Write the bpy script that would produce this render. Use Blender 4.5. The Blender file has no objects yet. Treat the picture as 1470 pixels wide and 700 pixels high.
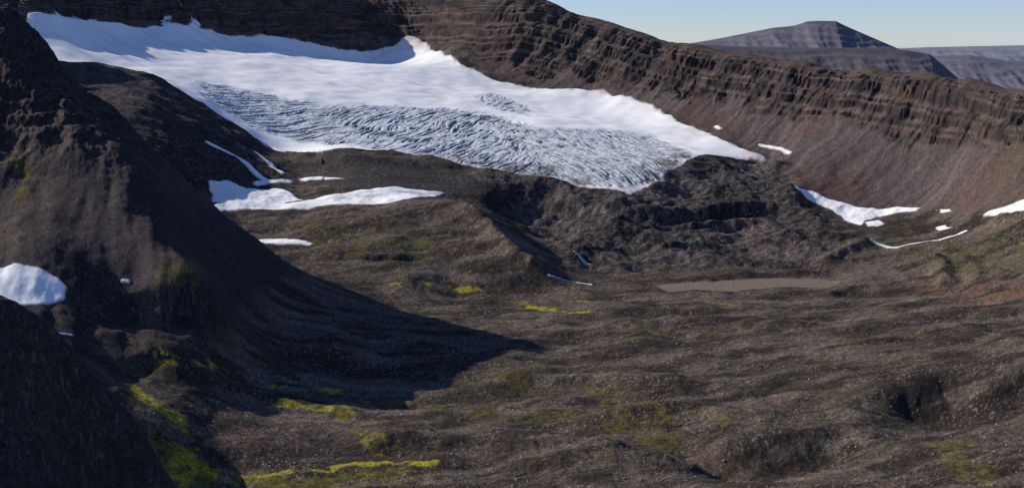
import bpy, math, numpy as np, time
from mathutils import Vector
T0=time.time()
F=1700.0; TH=math.atan(290/F); CT,ST=math.cos(TH),math.sin(TH)
SUN_EL=math.radians(29.3); SUN_AZ=math.radians(-74)   # azimuth measured from +Y toward +X
f32=np.float32
# ---------------------------------------------------------------- helpers
def ray(u,v):
    a=(u-735)/F; b=(350-v)/F
    Y=CT+b*ST; return a/Y, (-ST+b*CT)/Y
def P(u,v,D):
    a,g=ray(u,v); return (a*D,D,g*D)
def _h(ix,iy,seed):
    h=(ix*np.uint32(374761393)+iy*np.uint32(668265263)+np.uint32(seed*1442695041&0xffffffff))
    h=(h^(h>>np.uint32(13)))*np.uint32(1274126177)
    return h^(h>>np.uint32(16))
GA=np.arange(256)/256*2*np.pi; GX=np.cos(GA).astype(f32); GY=np.sin(GA).astype(f32)
def perlin(x,y,seed=0):
    x=np.asarray(x,dtype=np.float64)+9000.5; y=np.asarray(y,dtype=np.float64)+9000.5
    fx=np.floor(x); fy=np.floor(y)
    ix=fx.astype(np.int64).astype(np.uint32); iy=fy.astype(np.int64).astype(np.uint32)
    dx=(x-fx).astype(f32); dy=(y-fy).astype(f32)
    sx=dx*dx*dx*(dx*(dx*6-15)+10); sy=dy*dy*dy*(dy*(dy*6-15)+10)
    one=np.uint32(1)
    def g(jx,jy,ax,ay):
        k=_h(jx,jy,seed)&np.uint32(255); return GX[k]*ax+GY[k]*ay
    a=g(ix,iy,dx,dy); b=g(ix+one,iy,dx-1,dy); c=g(ix,iy+one,dx,dy-1); d=g(ix+one,iy+one,dx-1,dy-1)
    e=a+(b-a)*sx; f=c+(d-c)*sx
    return (e+(f-e)*sy)*1.5
def fbm(x,y,o,seed=0,gain=.5):
    s=0;amp=1.;tot=0
    for i in range(o):
        s=s+amp*perlin(x*2**i,y*2**i,seed+i*7); tot+=amp; amp*=gain
    return s/tot
def ridged(x,y,o,seed=0):
    s=0;amp=1.;tot=0
    for i in range(o):
        s=s+amp*(1-2*np.abs(perlin(x*2**i,y*2**i,seed+i*7))); tot+=amp; amp*=.5
    return s/tot
def sstep(a,b,x):
    t=np.clip((x-a)/(b-a),0,1); return t*t*(3-2*t)
def mix(a,b,t): return a+(b-a)*t
# ---------------------------------------------------------------- control lines of the land form (survey of ridges / feet)
L=[]
def line(*p): L.append(p)
line((280,700,1000),(330,700,1020),(735,700,1010),(1100,700,960),(1470,700,900),(1700,700,850))
line((300,780,890),(735,780,870),(1100,780,840),(1600,780,780))
line((400,620,1130),(500,600,1200),(735,600,1200),(1100,600,1160),(1470,600,1080),(1700,600,1000))
line((560,530,1400),(770,515,1450),(1100,520,1400),(1470,500,1330),(1700,480,1250))
line((600,465,1600),(735,450,1690),(1100,450,1690),(1470,450,1560),(1700,420,1450))
line((640,410,1880),(930,410,1920),(1060,409,1925),(1200,410,1920),(1400,400,1850),(1470,390,1780),(1700,360,1600))
line((830,392,2010),(950,387,2040),(1100,388,2040),(1180,384,2060))
line((1240,345,2200),(1300,350,2150),(1400,350,2050),(1470,340,1980),(1650,310,1800))
line((1140,272,2480),(1180,300,2430),(1245,320,2350),(1320,298,2380),(1410,310,2200),(1470,285,2150),(1600,265,2050))
sky=[(785,0,3620),(800,10,3610),(860,25,3520),(920,45,3420),(1000,62,3280),(1080,75,3150),(1150,85,3000),(1250,95,2850),(1330,100,2720),(1390,110,2600),(1420,125,2540),(1470,130,2450),(1600,125,2350),(1750,120,2250)]
line(*sky)
line((560,-28,3950),(660,-25,3820),(740,-15,3700),(785,0,3620))
line((-250,-80,2950),(0,-60,3280),(200,-36,3480),(400,-28,3700),(540,-28,3950))
line((700,95,3420),(780,100,3380),(880,112,3250),(960,132,3130),(1050,150,3000),(1190,185,2730),(1380,205,2480),(1470,200,2330),(1650,190,2200))
line((-200,20,2850),(40,12,3050),(110,25,3150),(200,35,3300),(330,50,3450),(440,62,3550),(510,72,3680),(560,68,3700),(595,56,3690),(620,72,3600))
line((620,72,3600),(700,110,3380),(760,125,3300),(870,131,3230),(935,150,3110),(1010,190,2900),(1050,208,2810),(1100,228,2720))
line((60,70,2900),(150,92,2920),(230,115,2850),(330,165,2750),(405,215,2640),(475,211,2620))
line((300,80,3200),(450,90,3350),(600,92,3450)); line((400,120,3030),(560,130,3100),(700,132,3220))
line((450,160,2850),(600,180,2800),(800,170,2950)); line((700,220,2620),(850,230,2590),(950,215,2720),(1000,224,2680))
line((540,215,2600),(640,226,2570),(700,241,2530),(780,256,2490),(860,271,2440),(905,277,2430),(950,248,2550),(1030,224,2700))
line((440,234,2490),(475,214,2540),(540,217,2560),(600,226,2540),(660,247,2490),(715,262,2440))
line((500,262,2360),(600,274,2350),(690,276,2400)); line((850,320,2280),(950,330,2260),(1050,290,2430),(1130,232,2680))
line((1000,280,2480),(1100,330,2290),(1150,345,2210)); line((860,370,2110),(1000,365,2120),(1100,368,2110),(1190,360,2140))
line((330,306,2160),(400,298,2190),(500,289,2210),(600,285,2210),(665,290,2180))
line((665,290,2180),(700,320,2090),(740,357,1990),(775,380,1950),(808,394,1960))
line((705,285,2390),(760,318,2380),(800,350,2260),(835,385,2080))
line((370,345,2030),(550,340,2030),(650,335,2060)); line((450,395,1880),(600,395,1890),(700,385,1920))
# near left spur
line((-150,30,1740),(0,10,1700),(40,35,1720),(70,70,1730),(110,120,1740),(165,160,1740),(210,205,1735),(260,252,1720),(310,300,1700),(370,345,1690),(430,390,1680),(500,430,1650),(600,465,1600))
line((70,90,1680),(130,160,1600),(190,230,1500),(225,300,1430),(250,350,1375),(285,400,1310))
line((400,420,1560),(500,460,1530),(600,490,1490)); line((360,462,1400),(400,472,1430),(480,500,1410))
line((0,100,1600),(50,200,1500),(100,300,1390),(150,380,1310)); line((-150,180,1500),(0,300,1390),(50,350,1300),(50,405,1240),(10,410,1230))
line((200,400,1305),(200,450,1265),(300,458,1300)); line((100,440,1230),(150,520,1160),(250,500,1220),(300,560,1185),(400,505,1360))
line((420,550,1280),(500,530,1380)); line((250,640,1045),(215,690,965))
line((-150,440,790),(0,440,805),(60,488,805),(110,530,815),(180,585,830),(218,640,840))
line((150,700,800),(0,600,760),(-150,600,740),(0,700,720)); line((200,780,780),(0,800,700),(-200,750,700)); line((-200,420,1250),(-60,420,1200))
# shaded ridge left of the glacier
line((60,85,2750),(110,93,2700),(190,100,2680),(240,125,2650),(300,165,2600),(350,197,2560),(400,225,2520),(440,236,2480))
line((120,130,2450),(200,150,2400),(250,205,2300),(300,262,2260)); line((340,283,2220),(380,264,2330),(440,266,2350))
pts=[]
for l in L:
    for k in range(len(l)-1):
        p,q=np.array(l[k],float),np.array(l[k+1],float)
        n=max(1,int(math.hypot((q[0]-p[0])/F,math.log(q[2]/p[2]))/0.045))
        for t in range(n): pts.append(P(*(p+(q-p)*t/n)))
    pts.append(P(*l[-1]))
def X(u,D,z): pts.append(((u-735)/F*D,D,z))
for u,v,D in sky+[(560,-28,3950),(660,-25,3820)]:
    x,y,z=P(u,v,D); X(u,D*1.10,z-120-.02*D); X(u,D*1.3,-420); X(u,D*1.6,-560)
for u,D,z in [(-250,3400,150),(0,3700,120),(200,3950,100),(400,4300,60),(150,2000,-230),(60,2050,-150),(250,2000,-300),(330,1900,-335),(400,1850,-360),(0,2050,-60),(-200,2100,-60),(-350,1750,0),
              (-250,2400,20),(0,2400,-90),(-250,2780,330),(-120,2800,250),(-40,2780,90),(-500,1200,-240),(-500,2000,0),(-500,3000,300),(-600,1600,-60),(0,5200,-300),(400,5200,-300),(1900,1000,-330),(2000,2000,-200),(2000,3000,-350),(2000,1500,-300),  # includes an unseen off-frame peak at left, raised to shade the ridge
              (-300,1100,-260),(-300,1250,-240),(-300,950,-270),(-550,950,-280),(-650,1200,-260),(-300,790,-220),(-650,750,-280),(-350,1450,-190),
              (60,1040,-312),(0,1040,-295),(120,1040,-328),(170,1030,-350),(-100,1040,-280),(60,940,-306),(-60,940,-290),(0,900,-275),(120,940,-322),(180,940,-345),(225,930,-362),(100,880,-290),(180,890,-330),(60,1130,-290),(190,1090,-345),(230,870,-355)]: X(u,D,z)
pts=np.array(pts)
ca=pts[:,0]/pts[:,1]; cl=np.log(pts[:,1])
key=np.round(ca/.006)*10000+np.round(cl/.006); _,ui=np.unique(key,return_index=True)
pts=pts[ui]; ca=ca[ui]; cl=cl[ui]; N=len(ui)
C2=.02**2
K=np.sqrt((ca[:,None]-ca)**2+(cl[:,None]-cl)**2+C2)
A=np.zeros((N+3,N+3)); A[:N,:N]=K-np.eye(N)*.0015; A[:N,N]=1;A[:N,N+1]=ca;A[:N,N+2]=cl; A[N:,:N]=A[:N,N:].T
w=np.linalg.solve(A,np.concatenate([pts[:,2],np.zeros(3)]))
AG=np.linspace(-.85,.85,420); LG=np.linspace(math.log(640),math.log(5800),520)
Zc=np.zeros((len(LG),len(AG)))
for j,l in enumerate(LG):
    k=np.sqrt((AG[:,None]-ca)**2+(l-cl)[None,:]**2+C2); Zc[j]=k@w[:N]+w[N]+w[N+1]*AG+w[N+2]*l
def samp(G,AGx,LGx,a,l):
    i=np.clip(np.interp(a,AGx,np.arange(len(AGx))),0,len(AGx)-1.001); j=np.clip(np.interp(l,LGx,np.arange(len(LGx))),0,len(LGx)-1.001)
    i0=i.astype(int);j0=j.astype(int);fi=i-i0;fj=j-j0
    return (G[j0,i0]*(1-fi)+G[j0,i0+1]*fi)*(1-fj)+(G[j0+1,i0]*(1-fi)+G[j0+1,i0+1]*fi)*fj
LM=np.linspace(math.log(700),math.log(5000),2500); DM=np.exp(LM)
def hit(u,v,Dmin=0):
    a,g=ray(u,v); zs=samp(Zc,AG,LG,np.full(len(LM),a),LM)
    b=np.where((g*DM<zs)&(DM>Dmin))[0]
    D=DM[b[0]] if len(b) else 3500.
    return (a*D,D)
def ring(pp,Dmin=0,dens=25):
    out=[];n=len(pp)
    for k in range(n):
        p,q=pp[k],pp[(k+1)%n]; m=max(1,int(math.hypot(q[0]-p[0],q[1]-p[1])/dens))
        for t in range(m): out.append(hit(p[0]+(q[0]-p[0])*t/m,p[1]+(q[1]-p[1])*t/m,Dmin))
    return np.array(out)
def path(pp,Dmin=0,dens=20):
    out=[]
    for k in range(len(pp)-1):
        p,q=pp[k],pp[k+1]; m=max(1,int(math.hypot(q[0]-p[0],q[1]-p[1])/dens))
        for t in range(m): out.append(hit(p[0]+(q[0]-p[0])*t/m,p[1]+(q[1]-p[1])*t/m,Dmin))
    out.append(hit(*pp[-1],Dmin)); return np.array(out)
# ---------------------------------------------------------------- fine grid
a_in=np.linspace(-.475,.475,1080); a_l=-.475-np.cumsum(np.linspace(.001,.008,70)); a_r=.475+np.cumsum(np.linspace(.001,.008,70))
aa=np.concatenate([a_l[::-1],a_in,a_r])
ll=np.concatenate([np.linspace(math.log(680),math.log(2200),680,endpoint=False),np.linspace(math.log(2200),math.log(3950),980,endpoint=False),np.linspace(math.log(3950),math.log(5600),70)])
NA,NL=len(aa),len(ll)
AA,LL=np.meshgrid(aa,ll); Y=np.exp(LL); Xx=AA*Y
Z=samp(Zc,AG,LG,AA.ravel(),LL.ravel()).reshape(AA.shape)
XF=Xx; YF=Y
WX=(fbm(XF/45,YF/45,3,11)*16).astype(f32); WY=(fbm(XF/45+50,YF/45,3,12)*16).astype(f32)
def sdf(poly,closed,wf,pad):
    out=np.full(XF.shape,1e3,f32)
    x0,y0=poly.min(0)-pad; x1,y1=poly.max(0)+pad
    j0,j1=np.searchsorted(np.exp(ll),[y0,y1]); j0=max(0,j0-1); j1=min(NL,j1+1)
    if j1<=j0: return out
    amin=min(x0/max(y0,500),x0/y1); amax=max(x1/max(y0,500),x1/y1)
    i0,i1=np.searchsorted(aa,[amin,amax]); i0=max(0,i0-1); i1=min(NA,i1+1)
    if i1<=i0: return out
    x=XF[j0:j1,i0:i1]+wf*WX[j0:j1,i0:i1]; y=YF[j0:j1,i0:i1]+wf*WY[j0:j1,i0:i1]
    x=x.astype(f32);y=y.astype(f32)
    d=np.full(x.shape,1e12,f32); ins=np.zeros(x.shape,bool); n=len(poly)
    for k in range(n if closed else n-1):
        ax,ay=poly[k]; bx,by=poly[(k+1)%n]; ex,ey=bx-ax,by-ay; L2=ex*ex+ey*ey+1e-6
        t=np.clip(((x-ax)*ex+(y-ay)*ey)/L2,0,1); d=np.minimum(d,(x-ax-t*ex)**2+(y-ay-t*ey)**2)
        if closed and abs(ey)>1e-9:
            c=((ay>y)!=(by>y))&(x<ex*(y-ay)/ey+ax); ins^=c
    d=np.sqrt(d)
    if closed: d=np.where(ins,-d,d)
    out[j0:j1,i0:i1]=d; return out
def area(pp,soft=3,wf=.6,Dmin=0,dens=25): return (1-sstep(-soft,soft,sdf(ring(pp,Dmin,dens),True,wf,40+soft))).astype(f32)
def rib(pp,wd,wf=.6,Dmin=0): return (1-sstep(wd*.4,wd,sdf(path(pp,Dmin),False,wf,40+wd))).astype(f32)
# ---------------------------------------------------------------- regions
glac_px=[(42,20),(70,22),(110,28),(200,38),(330,51),(440,63),(510,73),(555,70),(580,60),(595,56),(612,64),(630,76),(660,92),(700,112),(760,126),(815,128),(870,131),(905,142),(935,150),(965,172),(1010,188),(1050,208),(1102,228),
 (1050,226),(1000,222),(985,232),(965,240),(945,262),(905,279),(860,270),(780,257),(700,242),(640,228),(560,217),(500,214),(478,214),(440,231)]
lower=np.array([(P(440,232,2560)[0],2560),(P(400,222,2600)[0],2600),(P(330,165,2700)[0],2690),(P(230,115,2800)[0],2760),(P(150,100,2800)[0],2780),(P(60,100,2850)[0],2800),(P(20,60,2900)[0],2900)])
gp=np.array([hit(u,v,2400) for u,v in glac_px[:-1]])
gp=np.concatenate([gp,lower])
gsd=sdf(gp,True,.75,60)
glac=(1-sstep(-3,4,gsd)).astype(f32)
ice_px=[(278,116),(330,124),(400,140),(480,152),(560,152),(640,156),(720,166),(770,184),(870,188),(930,192),(975,212),(1000,226),(965,240),(945,262),(905,279),(860,270),(780,257),(700,242),(640,226),(560,214),(500,208),(440,205),(380,190),(330,163),(300,146)]
ice=area(ice_px,18,1.4,2450); ice=np.maximum(ice,area([(680,138),(720,136),(765,156),(760,166),(715,158)],12,1.0,2450)*.8)
ice=ice*glac
snow_list=[
 ([(300,262),(330,262),(345,270),(395,270),(436,286),(400,292),(320,294),(305,290)],1900),
 ([(300,296),(345,292),(420,292),(470,284),(520,274),(570,268),(600,273),(640,277),(600,284),(540,290),(470,296),(430,300),(340,304),(310,306)],1900),
 ([(368,341),(400,342),(450,349),(445,352),(380,350)],1800),
 ([(0,384),(25,378),(60,384),(80,396),(95,412),(90,426),(60,436),(30,437),(0,425),(-30,415),(-30,390)],1050),
 ([(1140,272),(1165,273),(1200,290),(1240,300),(1290,297),(1320,297),(1316,303),(1262,310),(1240,316),(1236,322),(1215,314),(1190,300),(1160,287)],2200),
 ([(1240,319),(1262,318),(1272,322),(1248,325)],2100),
 ([(1410,310),(1440,297),(1470,284),(1500,280),(1500,296),(1450,306)],2000),
 ([(1342,326),(1356,323),(1370,327),(1350,329)],2000),([(1350,301),(1364,300),(1366,305),(1354,306)],2000),
 ([(428,257),(460,254),(495,257),(440,260)],2200)]
snow=np.zeros(XF.shape,f32)
for pp,dm in snow_list: snow=np.maximum(snow,area(pp,2.0,.55,dm,15))
for pp,wd,dm in [([(300,203),(330,220),(355,240),(380,258)],9,1900),([(365,221),(385,236),(405,251)],7,1900),([(370,262),(412,260)],12,1900),
   ([(1092,209),(1115,214),(1134,221)],7,2300),([(1250,349),(1290,354),(1345,345),(1385,331)],5,1900),([(1028,181),(1033,186)],7,2300),
   ([(788,399),(820,403),(850,409)],2.6,1850),([(824,370),(848,379)],2.6,1850),([(174,401),(182,402)],2.5,1050),([(85,478),(102,483)],2,1000)]:
    snow=np.maximum(snow,rib(pp,wd,.25,dm))
for k,(u,v) in enumerate([(90,24),(130,30),(230,38),(110,14),(240,30),(275,40)]):
    snow=np.maximum(snow,rib([(u,v+12),(u-6+6*(k%3),v-6)],12,1.8,2800)*.9)
snow=snow*(1-glac)
tarn=area([(932,408),(985,402),(1080,398),(1180,399),(1205,404),(1190,411),(1120,412),(1040,418),(960,417)],3,.5,1700)
spur=((Y<1900)&(AA<-.02)).astype(f32)*sstep(-372,-345,Z)*sstep(-330,-270,Z+0*Z+ (XF<-150)*40)
wp=[(p[0],p[1]) for p in [P(*q) for q in [(-300,20,2800),(40,10,3050),(110,25,3150),(200,35,3300),(330,50,3450),(440,62,3550),(510,72,3680),(560,68,3700),(595,58,3680),(640,80,3560),(700,110,3380),(800,125,3290),(900,140,3170),(1010,188,2900),(1110,226,2690),(1140,272,2480),(1245,320,2350),(1320,302,2370),(1410,312,2200),(1470,288,2150),(1750,265,2050)]]]
wp=np.array(wp+[(2600,2300),(4500,5600),(-4500,5600),(-2800,2800)])
wd=sdf(wp,True,.5,3000); wall=(1-sstep(-30,10,wd)).astype(f32)
mor=area([(700,244),(780,258),(900,280),(960,248),(1030,228),(1130,226),(1150,290),(1230,345),(1180,378),(1000,385),(830,388),(760,330),(712,280)],25,.8,2000)
morL=area([(440,236),(480,216),(600,228),(712,266),(690,282),(600,275),(500,270),(450,262)],14,.6,2200)
# ---------------------------------------------------------------- relief detail
nz1=fbm(XF/160,YF/160,4,1).astype(f32); nz2=fbm(XF/38,YF/38,4,2).astype(f32); nz3=fbm(XF/9,YF/9,3,3).astype(f32)
s1=.617*XF-.787*YF; t1=.787*XF+.617*YF
s2=.80*XF+.6*YF;  t2=-.6*XF+.8*YF
wr=sstep(-.035,-.025,AA)
sw=np.where(wr>.5,s1,s2); tw=np.where(wr>.5,t1,t2)
jit=nz1*45
gul=fbm((sw+jit)/70,(tw)/330,3,21).astype(f32)
gul2=fbm((sw+jit)/30,(tw)/70,4,24,.65).astype(f32)
blend=sstep(.0,.035,np.abs(AA+.03))
gul*=blend; gul2*=blend
sa_=np.array([ray(p[0],p[1])[0] for p in sky]); sz_=np.array([P(*p)[2] for p in sky])
zsk=np.interp(aa,sa_,sz_); zsk=np.convolve(np.pad(zsk,30,'edge'),np.ones(61)/61,'valid')[None,:]
Z0=Z.copy()
rel=zsk-Z0
zlow=np.interp(AA,[-.45,-.1,0,.03,.09,.2,.28,.38,.45],[-30,0,-60,-90,-115,-160,-190,-212,-180])
cl_m=wall*sstep(-14,14,Z-zlow+nz1*45+gul2*40)
right=sstep(.0,.06,AA)
cliff=cl_m*mix(1,sstep(8,30,rel+nz1*15),right)
crest=sstep(3,18,rel)*right+(1-right)
Z=Z+wall*(nz2*4+gul*6*(1-.4*cl_m))*mix(.5,1,crest) + cliff*gul2*15
butt=fbm(sw/95,tw/400,4,31,.55)*blend
Z=Z+cliff*butt*32
jt=nz1*13+nz2*4
bedz=jt-zsk
rg=np.random.default_rng(12)
TL=[8,10,9,13]+[34,12,27,15,30,11,22,9]
while sum(TL)<560: TL.append(rg.choice([9,14,20,30])*rg.uniform(.85,1.15))
bot=-sum(TL); hx=[bot];ho=[bot]
allT=TL[::-1]+[rg.choice([10,16,24,34])*rg.uniform(.85,1.15) for _ in range(18)]
for T in allT:
    lf=rg.uniform(.58,.70); le=rg.uniform(.16,.26); h0=hx[-1]
    hx+=[h0+lf*T,h0+T]; ho+=[h0+le*T,h0+T]
hx=np.array(hx);ho=np.array(ho)
hs=np.arange(bot,hx[-1],.5); os_=np.convolve(np.pad(np.interp(hs,hx,ho),3,'edge'),np.ones(7)/7,'valid'); ris=np.gradient(os_)/.5
m1=np.clip(.75+1.0*fbm(sw/110,tw/110,3,33),.12,1)
hh=Z+bedz; rz=np.interp(hh,hs,ris)
wbed=cl_m*m1*mix(.6,1,crest)*mix(.6,1,cliff)
Z=mix(Z,np.interp(hh,hs,os_)-bedz,wbed)
notw=(1-wall)*(1-glac)
hum=fbm(XF/85,YF/60,5,41,.42)
smoothm=1-.85*morL
Z=Z+notw*smoothm*(hum*10*(1-.55*spur)+nz3*.5*(1-.2*spur))+notw*nz2*1.4*smoothm
sp_gul=fbm((XF*.9+YF*.25+nz1*15)/42,(YF-XF*.3)/220,3,51)
up=sstep(-230,-60,Z0+nz1*60)*(Y<2100)*(AA<0)
Z=Z+spur*(sp_gul*5)+up*(fbm(XF/40,YF/40,5,53,.6)*18)
qs=(Z+nz1*20+nz2*9)/17; frs=qs-np.floor(qs); tzs=(np.floor(qs)+.35*frs+.65*sstep(.2,.8,frs))*17-nz1*20-nz2*9
Z=mix(Z,tzs,np.clip(up*.6,0,.8)*sstep(-.2,.4,nz1+nz2))
rd=((Y>2200)&(Y<2800)&(AA<-.16)).astype(f32)*(1-glac)*sstep(-290,-260,Z0)
Z=Z+rd*(fbm((YF+XF*.1)/50,(XF)/160,4,57)*9)
Z=Z+mor*(fbm(XF/110,YF/80,4,61)*25+ridged(XF/26,YF/26,3,62)*1.8)
def scarp(pp,h,w,Lb,Dmin=0,wf=.8,up_=.3):
    global Z
    p=path(pp,Dmin); d=sdf(p,False,wf,Lb*2.5)
    o=np.argsort(p[:,0]); x=XF+wf*WX
    yl=np.interp(x,p[o,0],p[o,1]); s=np.sign(YF+wf*WY-yl)*np.minimum(d,Lb*2.5)
    x0,x1=p[:,0].min(),p[:,0].max(); e=(x1-x0)*.35
    tap=sstep(x0,x0+e,x)*(1-sstep(x1-e,x1,x))
    near=1-sstep(w*.7,Lb,-s); farw=1-sstep(0,Lb*.7,s)
    prof=-h*sstep(-w*.25,w,-s)*near + up_*h*farw*sstep(-w*.5,w*.4,s)
    Z=Z+prof*tap
def ridge(pp,h,w,Dmin=0,wf=.5):
    global Z
    d=sdf(path(pp,Dmin),False,wf,w*4); Z=Z+h*np.exp(-(d/w)**2)*(1+.4*nz2)
scarp([(920,636),(1040,642),(1120,636),(1190,624),(1300,616)],19,34,130,900,.35)
scarp([(1180,580),(1290,560),(1350,548),(1420,546),(1500,528),(1640,515)],27,52,190,900,.3)
scarp([(150,432),(220,420),(285,420),(325,436)],9,12,45,1050,.5); scarp([(110,456),(180,447),(260,444),(330,452)],7,10,35,1050,.5)
scarp([(110,524),(215,510),(270,515)],6,14,45,1050)
scarp([(500,368),(560,362),(640,362)],8,12,50,1800,.6); scarp([(820,350),(950,355),(1092,352)],8,14,55,1900); scarp([(830,300),(960,305),(1050,300),(1140,288)],24,24,80,2100)
scarp([(880,322),(1040,318),(1140,322)],14,16,50,2100); scarp([(760,290),(850,300),(950,295)],13,16,50,2100)
ridge([(1180,382),(1215,365),(1238,348)],9,16,1900)
ridge([(1190,425),(1240,415),(1300,405),(1330,402)],6,14,1500); ridge([(1340,372),(1352,385),(1358,410)],11,16,1500,.3); ridge([(1385,372),(1400,392),(1395,412)],6,14,1500,.3)
ridge([(1040,395),(1100,392),(1180,393)],3,10,1800)
ridge([(670,298),(700,326),(735,362),(765,384)],15,18,1850)
ridge([(500,228),(560,230),(620,240),(675,262),(705,275)],7,18,2200)
ridge([(1380,470),(1450,490)],6,20,1200); ridge([(700,560),(820,545),(960,550)],8,28,1100); ridge([(560,640),(700,632),(860,645)],10,26,950); ridge([(900,600),(1000,590),(1100,600)],8,24,1000)
ridge([(880,470),(1000,462),(1150,470)],7,26,1300); ridge([(620,545),(660,540),(740,548)],6,20,1200); ridge([(760,670),(880,660),(980,668)],9,24,850)
# glacier
gw=glac
Z=Z+gw*(fbm(XF/170,YF/120,3,71)*8*(1-ice))
sag=AA*1700+735
def crev(ang,sc,ln,seed,wdt=.13):
    c,s=math.cos(ang),math.sin(ang); p=XF*c+YF*s+nz1*34+nz2*3; q=-XF*s+YF*c
    n=perlin(p/sc,q/ln,seed)+.35*perlin(p/sc*2.1,q/ln*1.7,seed+3)
    return np.exp(-(n/wdt)**2)
cA=crev(math.radians(112),12,130,81); cB=crev(math.radians(-28),10,130,84); cC=crev(math.radians(38),11,100,87)
wA=1-sstep(430,560,sag+nz1*110); wC=sstep(690,820,sag+nz1*110); wB=1-wA-wC
cv=(cA*wA+cB*wB+cC*wC)
cfine=crev(math.radians(75),6,60,90)
cv=np.clip(cv*(.6+1.0*sstep(-.3,.4,nz2+nz1))+.45*cfine,0,1)*ice
Z=Z-cv*4.0+ice*(nz3*.6+nz2*3)
Z=Z+snow*1.2
Z=np.where(tarn>.02,mix(Z,-400.6+0*Z,tarn),Z)
Z=Z.astype(f32)
dzy=np.gradient(Z,axis=0)/np.gradient(YF,axis=0); dzx=np.gradient(Z,axis=1)/np.gradient(XF,axis=1)
slope=np.sqrt(dzx**2+dzy**2)
# ---------------------------------------------------------------- albedo
def C(r,g,b): return np.array([r,g,b],f32)
def cm(c,c2,t): return c+(c2-c)*t[...,None].astype(f32)
st=fbm((XF+YF*.5)/210,(YF-XF*.35)/60,5,101,.6)
st2=fbm((XF*1.0+YF*.3)/60,(YF-XF*.3)/14,4,103,.6)
st3=fbm((XF+YF*.2)/110,(YF-XF*.2)/40,5,105,.65)
col=np.zeros(XF.shape+(3,),f32)+C(.088,.067,.049)
col=cm(col,C(.155,.120,.092),sstep(.0,.35,-st+.4*st2)*.8)
col=cm(col,C(.098,.060,.046),sstep(.0,.35,nz1)*.6)
col=cm(col,C(.030,.022,.018),sstep(-.02,.2,st)*.88)
col=cm(col,C(.028,.022,.016),sstep(.05,.22,st3)*.85)
col=cm(col,C(.054,.045,.016),sstep(.08,.32,st2+.3*hum)*.55*sstep(-330,-370,Z0))
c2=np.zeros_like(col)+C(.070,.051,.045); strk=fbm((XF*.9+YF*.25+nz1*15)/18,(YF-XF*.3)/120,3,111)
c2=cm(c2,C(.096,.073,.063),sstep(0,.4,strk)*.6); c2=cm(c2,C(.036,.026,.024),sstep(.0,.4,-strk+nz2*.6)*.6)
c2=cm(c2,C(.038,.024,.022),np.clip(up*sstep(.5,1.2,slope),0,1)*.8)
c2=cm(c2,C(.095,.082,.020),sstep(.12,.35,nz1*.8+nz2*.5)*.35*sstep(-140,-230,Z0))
c2=cm(c2,C(.028,.022,.023),sstep(.2,.6,-dzx)*.85)  # shade painted in: slopes falling to the east darkened on spur and ridge
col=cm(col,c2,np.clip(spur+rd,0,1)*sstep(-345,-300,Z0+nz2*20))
# walls
c3=np.zeros_like(col)+C(.096,.072,.066)
ts=fbm((sw+jit)/20,tw/240,4,121,.6)
c3=cm(c3,C(.135,.106,.096),sstep(0,.35,ts)*.7); c3=cm(c3,C(.060,.044,.040),sstep(0,.35,-ts)*.6)
red=sstep(.0,.3,fbm(XF/220,YF/220,3,125)+.25*ts)
c3=cm(c3,C(.116,.064,.050),red*.6)
led=1-sstep(.6,1.2,rz)
rock=np.zeros_like(col)+C(.050,.040,.038)
rock=cm(rock,C(.020,.017,.019),sstep(-.25,.25,fbm(sw/12,hh/35,4,141,.6))*.8)
rock=cm(rock,C(.080,.057,.046),sstep(.1,.4,fbm(sw/40,hh/9,4,143))*.7)
rock=cm(rock,C(.140,.102,.082),led*sstep(-.3,.25,fbm(sw/60,hh/40,4,142))*.85)
rock=cm(rock,C(.115,.062,.045),sstep(.02,.3,fbm(sw/120,hh/11,4,127))*.45)
rock=cm(rock,C(.085,.080,.040),led*sstep(.1,.4,fbm(sw/70,hh/12,3,129))*.4)
rock=cm(rock,C(.100,.070,.056)*np.ones_like(rock),right*(1-sstep(8,34,rel+nz1*20))*.6)
c3=cm(c3,rock,cl_m)
grn=area([(1415,262),(1440,215),(1452,195),(1470,200),(1500,260),(1500,300),(1430,290)],30,1,2000)
c3=cm(c3,C(.082,.076,.042),grn*sstep(-.3,.3,nz2)*.6)
col=cm(col,c3,wall)
c4=np.zeros_like(col)+C(.062,.050,.046); mn=fbm(XF/14,YF/14,4,131,.65)
c4=cm(c4,C(.128,.108,.098),sstep(.05,.4,mn+.6*nz1)); c4=cm(c4,C(.023,.019,.019),sstep(.0,.35,-mn-.7*nz1))
c4=cm(c4,C(.098,.064,.052),sstep(.1,.4,nz1)*.5)
col=cm(col,c4,mor)
col=cm(col,C(.052,.043,.040)*np.ones_like(col),morL*.85)
def moss(m,c=(.25,.225,.028),th=0): 
    global col
    col=cm(col,C(*c)*np.ones_like(col),m*sstep(-.25+th,.15+th,nz2+.5*nz3)*.95)
mg=(.31,.26,.018)
moss(rib([(185,698),(225,690),(268,668),(264,640),(250,605),(215,575),(182,545)],12,1.0,930),mg,-.1)
moss(rib([(225,668),(245,640),(240,610)],20,1.3,940),(.14,.12,.02),.1)
moss(rib([(200,694),(240,688),(300,684),(400,676),(500,668),(620,668)],9,1.0,880),mg,-.15); moss(rib([(300,690),(420,694),(560,684)],24,1.2,850),(.11,.095,.02),.0)
moss(rib([(265,668),(300,672),(330,680)],14,1,880),mg,-.1)
moss(rib([(390,552),(430,556),(500,562)],11,1.5,1000),mg,.1); moss(rib([(370,572),(440,580),(500,590)],10,1.2,1000),mg,.0); moss(rib([(240,518),(310,522)],10,1.5,1000),mg,.1)
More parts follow.
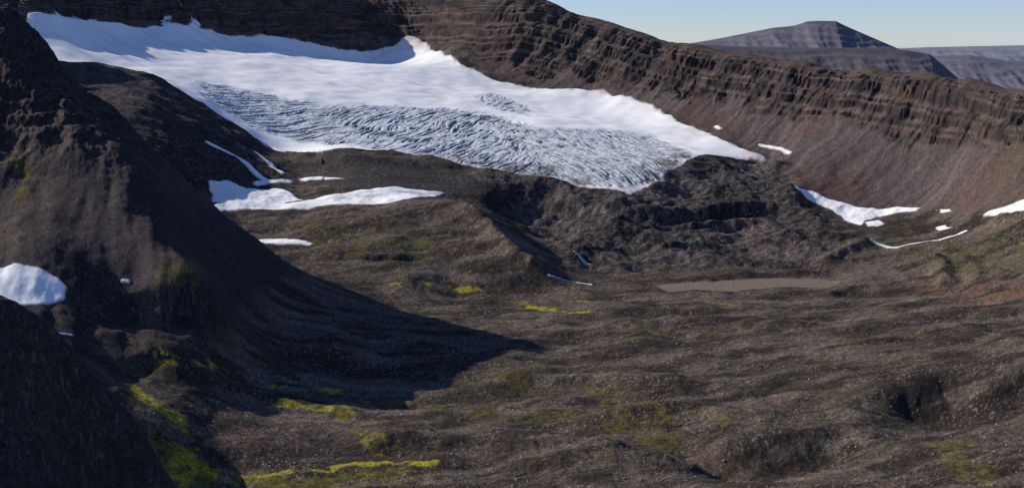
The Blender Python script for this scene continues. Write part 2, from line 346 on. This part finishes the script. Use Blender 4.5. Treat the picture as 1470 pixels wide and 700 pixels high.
moss(rib([(490,590),(530,640),(560,655)],14,1.5,900),(.15,.13,.02),.1); moss(rib([(500,568),(560,576),(640,580)],8,1.2,900),(.20,.16,.02),.05)
moss(rib([(560,412),(650,409),(690,412)],14,1.2,1700),mg,.05); moss(rib([(750,436),(790,443),(830,446)],16,1.3,1600),mg,-.1); moss(rib([(830,432),(930,432),(1090,437)],10,1.5,1600),(.19,.165,.03),.05)
moss(rib([(560,575),(700,590),(880,600),(960,640)],30,2,1000),(.085,.070,.018),0.05); moss(rib([(640,540),(760,560),(900,560)],22,2,1000),(.07,.06,.02),.05)
moss(rib([(840,560),(920,590),(1040,610)],16,2,1000),(.13,.105,.02),0.15); moss(rib([(860,470),(960,480),(1080,478)],14,2,1300),(.12,.10,.025),0.15)
moss(area([(400,320),(560,320),(640,350),(600,380),(480,370)],20,1,1800),(.090,.078,.03),.15)
moss(area([(1240,345),(1400,345),(1470,300),(1500,400),(1350,400)],20,1,1700),(.085,.078,.035),.15)
moss(rib([(30,230),(36,300)],14,1,1200),(.11,.085,.02),.05); moss(rib([(230,400),(290,385)],16,1,1100),(.11,.09,.025),0)
moss(rib([(1370,640),(1420,690),(1470,670)],25,1.5,800),(.10,.085,.02),.1)
moss(rib([(1000,348),(1060,350)],8,1,2000),(.10,.095,.02),0)
col=cm(col,C(.16,.085,.052)*np.ones_like(col),area([(1290,405),(1440,398),(1500,430),(1380,445)],25,1,1500)*sstep(-.2,.2,nz2)*.7)
col=cm(col,C(.190,.155,.120)*np.ones_like(col),area([(1150,400),(1250,380),(1330,395),(1240,420)],12,1,1700)*.4)
patch=sstep(-.25,.25,nz2+st3)
sp=sstep(.30,.5,perlin(XF/3.1,YF/3.1,141)+.25*nz3)*(.25+.75*(1-patch))*(1-.7*spur)
col=cm(col,C(.27,.225,.195)*np.ones_like(col),sp*.55*notw)
sp2=sstep(.25,.5,perlin(XF/4.6,YF/3.6,145)+.25*nz2)
col=cm(col,C(.024,.019,.015)*np.ones_like(col),sp2*.55*notw*(1-.6*spur))
col*= np.clip(1+(.42-.15*spur)*nz3+.2*perlin(XF/4,YF/4,143),.3,2)[...,None]
col=cm(col,C(.185,.145,.110)*np.ones_like(col),tarn)
# snow, ice
sn=np.zeros_like(col)+C(.91,.89,.86)
dirt=sstep(-14,0,-np.abs(gsd))*sstep(-.3,.3,nz2)
edge=sstep(-60,0,-np.abs(gsd))*sstep(.0,.4,nz1+.3*nz2+.1)*(AA>-.12)
sn=cm(sn,C(.60,.48,.42),edge*.8)
sn=cm(sn,C(.76,.71,.67),sstep(.1,.5,fbm((XF+YF*.3)/90,YF/30,4,151))*.5)
flow=fbm((XF*.9-YF*.4)/260,(YF*.9+XF*.4)/16,4,153,.6)
sn=cm(sn,C(.62,.58,.56),sstep(.12,.4,flow)*sstep(-260,-30,Z0)*.45)
ic=np.zeros_like(col)+C(.70,.72,.73); ic=cm(ic,C(.42,.46,.50),sstep(-.15,.35,nz2)*.65); ic=cm(ic,C(.070,.095,.12),cv*.95)
frontd=sstep(-95,-5,-np.abs(gsd))*(AA>-.05)
lowf=np.clip(frontd,0,1)*ice
ic=cm(ic,C(.15,.13,.12),lowf*sstep(-.45,.25,nz3*.6+nz2+.6*cC-.1)*.95)
sn=cm(sn,ic,ice)
sn=cm(sn,C(.25,.19,.16),dirt*(ice<.5)*.35*(AA>-.12))
fullsnow=np.clip(glac+snow,0,1)
col=cm(col,sn,fullsnow)
col=np.clip(col,.008,.92)
# ---------------------------------------------------------------- material
def surface_mat(name,bs=.6):
    m=bpy.data.materials.new(name); m.use_nodes=True; n=m.node_tree.nodes; k=m.node_tree.links; n.clear()
    out=n.new('ShaderNodeOutputMaterial'); b=n.new('ShaderNodeBsdfPrincipled'); k.new(b.outputs[0],out.inputs[0])
    b.inputs['Roughness'].default_value=.92; b.inputs['Specular IOR Level'].default_value=.12
    at=n.new('ShaderNodeAttribute'); at.attribute_name='albedo'; sa=n.new('ShaderNodeAttribute'); sa.attribute_name='snow'
    g=n.new('ShaderNodeNewGeometry')
    n1=n.new('ShaderNodeTexNoise'); n1.inputs['Scale'].default_value=.42; n1.inputs['Detail'].default_value=4; n1.inputs['Roughness'].default_value=.7; k.new(g.outputs['Position'],n1.inputs['Vector'])
    mr=n.new('ShaderNodeMapRange'); mr.inputs[1].default_value=.32; mr.inputs[2].default_value=.68; mr.inputs[3].default_value=.4; mr.inputs[4].default_value=1.65; k.new(n1.outputs['Fac'],mr.inputs[0])
    one=n.new('ShaderNodeMix'); one.data_type='FLOAT'; k.new(sa.outputs['Fac'],one.inputs[0]); k.new(mr.outputs[0],one.inputs[2]); one.inputs[3].default_value=1.0
    vm=n.new('ShaderNodeVectorMath'); vm.operation='SCALE'; k.new(at.outputs['Color'],vm.inputs[0]); k.new(one.outputs[0],vm.inputs[3]); k.new(vm.outputs[0],b.inputs['Base Color'])
    bp=n.new('ShaderNodeBump'); bp.inputs['Distance'].default_value=1.6; k.new(n1.outputs['Fac'],bp.inputs['Height'])
    bst=n.new('ShaderNodeMapRange'); bst.inputs[3].default_value=bs; bst.inputs[4].default_value=.1; k.new(sa.outputs['Fac'],bst.inputs[0]); k.new(bst.outputs[0],bp.inputs['Strength'])
    k.new(bp.outputs[0],b.inputs['Normal'])
    return m
MAT=surface_mat('rock_scree_snow_surface')
def make(name,V,Fq,colr,snw,mat,smooth=True):
    me=bpy.data.meshes.new(name); me.vertices.add(len(V)); me.vertices.foreach_set('co',np.ascontiguousarray(V,dtype=f32).ravel())
    n=len(Fq); k=Fq.shape[1]
    me.loops.add(n*k); me.loops.foreach_set('vertex_index',np.ascontiguousarray(Fq,dtype=np.int32).ravel())
    me.polygons.add(n); me.polygons.foreach_set('loop_start',np.arange(0,n*k,k,dtype=np.int32))
    me.polygons.foreach_set('use_smooth',np.full(n,smooth))
    me.update(calc_edges=True)
    ca_=me.attributes.new('albedo','FLOAT_COLOR','POINT'); ca_.data.foreach_set('color',np.concatenate([colr,np.ones((len(V),1))],1).astype(f32).ravel())
    s=me.attributes.new('snow','FLOAT','POINT'); s.data.foreach_set('value',snw.astype(f32).ravel())
    me.materials.append(mat); o=bpy.data.objects.new(name,me); bpy.context.collection.objects.link(o); return o
V=np.stack([XF,YF,Z],-1).reshape(-1,3).astype(f32); CF=col.reshape(-1,3); SF=fullsnow.ravel()
idx=np.arange(NA*NL).reshape(NL,NA)
Q=np.stack([idx[:-1,:-1],idx[:-1,1:],idx[1:,1:],idx[1:,:-1]],-1).reshape(-1,4)
reg=np.zeros(XF.shape,int)
reg[(wall>.5)]=1
reg[(AA<-.02)&(Y<1950)&(Z0>-350)]=2
reg[(mor>.5)&(wall<=.5)]=3
reg[(rd>.3)]=4
reg[tarn>.5]=5
reg[snow>.4]=6
reg[glac>.5]=7
rq=reg[:-1,:-1].ravel()
names=['valley_ground','basalt_mountain_wall','rocky_mountain_spur','glacial_moraine','shaded_mountain_ridge','silty_pond','snow_patches','glacier']
for r,nm in enumerate(names):
    q_=Q[rq==r]
    if not len(q_): continue
    u_,inv=np.unique(q_,return_inverse=True)
    make(nm,V[u_],inv.reshape(-1,4),CF[u_],SF[u_],MAT)
# ---------------------------------------------------------------- boulders
rng=np.random.default_rng(5)
nb=36000
ba=rng.uniform(-.46,.46,nb); bl=rng.uniform(math.log(820),math.log(2400),nb)
bz=samp(Z,aa,ll,ba,bl); bs_=samp(fullsnow,aa,ll,ba,bl); bt=samp(tarn,aa,ll,ba,bl); bsp=samp(spur,aa,ll,ba,bl)
dens=perlin(ba*np.exp(bl)/60,np.exp(bl)/60,201)+.5*perlin(ba*np.exp(bl)/15,np.exp(bl)/15,202)
keep=(bs_<.05)&(bt<.05)&(dens+rng.uniform(-.4,.4,nb)-bsp*.55>0)
ba,bl,bz=ba[keep],bl[keep],bz[keep]; nb=len(ba)
phi=(1+5**.5)/2
ico=np.array([(-1,phi,0),(1,phi,0),(-1,-phi,0),(1,-phi,0),(0,-1,phi),(0,1,phi),(0,-1,-phi),(0,1,-phi),(phi,0,-1),(phi,0,1),(-phi,0,-1),(-phi,0,1)])/1.9
icf=np.array([(0,11,5),(0,5,1),(0,1,7),(0,7,10),(0,10,11),(1,5,9),(5,11,4),(11,10,2),(10,7,6),(7,1,8),(3,9,4),(3,4,2),(3,2,6),(3,6,8),(3,8,9),(4,9,5),(2,4,11),(6,2,10),(8,6,7),(9,8,1)])
sz=.28+.42*rng.pareto(2.6,nb).clip(0,3.2)
VV=ico[None]*rng.uniform(.65,1.25,(nb,12,1))*(sz[:,None,None]*rng.uniform(.7,1.3,(nb,1,3)))
VV[:,:,2]*=.75
VV+=np.stack([ba*np.exp(bl),np.exp(bl),bz+sz*.2],-1)[:,None,:]
FF=(icf[None]+np.arange(nb)[:,None,None]*12).reshape(-1,3)
bc=np.array([.17,.145,.125])*rng.uniform(.4,1.5,(nb,1)); bc=np.repeat(bc,12,0)
make('scattered_boulders',VV.reshape(-1,3),FF,bc,np.zeros(nb*12),MAT,False)
# ---------------------------------------------------------------- distant land, bluish haze painted into its surface colours
def far(name,skyl,D,wf,wb,zb,c,c_b,terr,seed,n=420,top=.18):
    zs=np.array([ray(p[0],p[1])[1]*D for p in skyl])
    as_=np.array([ray(p[0],p[1])[0] for p in skyl])
    a=np.linspace(as_.min(),as_.max(),n); t=np.linspace(-1,1,260)
    zc=np.interp(a,as_,zs)
    Am,Tm=np.meshgrid(a,t); Zm=np.meshgrid(zc,t)[0]
    Yd=D+np.where(Tm<0,Tm*wf,Tm*wb); Xd=Am*D*(1+ (Yd/D-1)*.6)
    gl=fbm(Xd/(D*.018)+.5*perlin(Xd/900,Yd/900,seed),Yd/(D*.12),3,seed)
    tt=np.abs(Tm)
    pr=(1-tt)**1.3
    pr=np.where(Tm>0,1-tt**1.5,pr)
    zz=zb+(Zm-zb)*pr
    env=np.sin(np.clip(tt*3.14,0,3.14))
    zz=zz+gl*(D*.005)*env*sstep(0,.15,tt)+fbm(Xd/(D*.008),Yd/(D*.008),3,seed+3)*D*.0005*sstep(.005,.08,tt)
    jt=fbm(Xd/(D*.03),Yd/(D*.03),2,seed+5)*terr*.6
    q=(zz+jt)/terr; f_=q-np.floor(q); zz=mix(zz,(np.floor(q)+sstep(.1,.9,f_))*terr-jt,.35*sstep(.015,.06,tt))
    Vd=np.stack([Xd,Yd,zz],-1).reshape(-1,3)
    nn=fbm(Xd/(D*.03),zz/(D*.0015),3,seed+9)
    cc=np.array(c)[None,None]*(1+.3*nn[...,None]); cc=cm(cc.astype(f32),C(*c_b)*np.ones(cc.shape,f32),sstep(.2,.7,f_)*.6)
    ii=np.arange(len(t)*n).reshape(len(t),n); Qd=np.stack([ii[:-1,:-1],ii[:-1,1:],ii[1:,1:],ii[1:,:-1]],-1).reshape(-1,4)
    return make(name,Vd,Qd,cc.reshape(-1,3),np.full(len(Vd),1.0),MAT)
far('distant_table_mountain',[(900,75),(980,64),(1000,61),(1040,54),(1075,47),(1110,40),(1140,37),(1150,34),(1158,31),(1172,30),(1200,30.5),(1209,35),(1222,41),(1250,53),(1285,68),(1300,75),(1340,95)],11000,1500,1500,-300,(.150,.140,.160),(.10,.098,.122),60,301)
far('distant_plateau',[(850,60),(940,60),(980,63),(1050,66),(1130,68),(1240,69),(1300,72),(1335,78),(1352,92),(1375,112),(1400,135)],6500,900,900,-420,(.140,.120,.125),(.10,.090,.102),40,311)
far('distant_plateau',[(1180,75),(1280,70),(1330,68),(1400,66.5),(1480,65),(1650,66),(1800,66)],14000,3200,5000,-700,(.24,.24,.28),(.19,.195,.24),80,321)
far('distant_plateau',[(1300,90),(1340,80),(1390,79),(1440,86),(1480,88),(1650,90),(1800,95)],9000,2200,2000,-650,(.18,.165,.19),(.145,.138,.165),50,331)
xs=np.linspace(-60000,60000,60); ys=np.concatenate([np.linspace(-3000,5000,20),np.linspace(6000,70000,50)])
GXm,GYm=np.meshgrid(xs,ys); gz=-720+fbm(GXm/6000,GYm/6000,3,401)*40
ii=np.arange(gz.size).reshape(gz.shape); Qg=np.stack([ii[:-1,:-1],ii[:-1,1:],ii[1:,1:],ii[1:,:-1]],-1).reshape(-1,4)
make('lowland_ground',np.stack([GXm,GYm,gz],-1).reshape(-1,3),Qg,np.tile([.12,.12,.14],(gz.size,1)),np.zeros(gz.size),MAT)
# ---------------------------------------------------------------- light
w_=bpy.data.worlds.new('World'); bpy.context.scene.world=w_; w_.name='sky'; w_.use_nodes=True
nt=w_.node_tree; bg=nt.nodes['Background']; sk=nt.nodes.new('ShaderNodeTexSky'); sk.sky_type='NISHITA'; sk.sun_disc=False
sk.sun_elevation=SUN_EL; sk.sun_rotation=SUN_AZ; sk.altitude=1500; sk.air_density=1.0; sk.dust_density=0.0; sk.ozone_density=3.0
tint=nt.nodes.new('ShaderNodeVectorMath'); tint.operation='MULTIPLY'; tint.inputs[1].default_value=(.88,.97,1.30)
nt.links.new(sk.outputs[0],tint.inputs[0]); nt.links.new(tint.outputs[0],bg.inputs[0]); bg.inputs[1].default_value=.095
sl=bpy.data.lights.new('sun','SUN'); sl.energy=5; sl.angle=math.radians(.53); sl.color=(1,.95,.87)
so=bpy.data.objects.new('sun',sl); bpy.context.collection.objects.link(so)
sd=Vector((math.sin(SUN_AZ)*math.cos(SUN_EL),math.cos(SUN_AZ)*math.cos(SUN_EL),math.sin(SUN_EL))); so.rotation_euler=sd.to_track_quat('Z','Y').to_euler(); so.location=(-500,500,900)
# ---------------------------------------------------------------- camera
cd=bpy.data.cameras.new('camera'); cd.sensor_width=36; cd.lens=F/1470*36; cd.clip_start=1; cd.clip_end=150000
co=bpy.data.objects.new('camera',cd); bpy.context.collection.objects.link(co); co.rotation_euler=(math.pi/2-TH,0,0); bpy.context.scene.camera=co
sc_=bpy.context.scene; sc_.view_settings.view_transform='Standard'; sc_.view_settings.look='None'; sc_.view_settings.exposure=0
print('done',time.time()-T0)
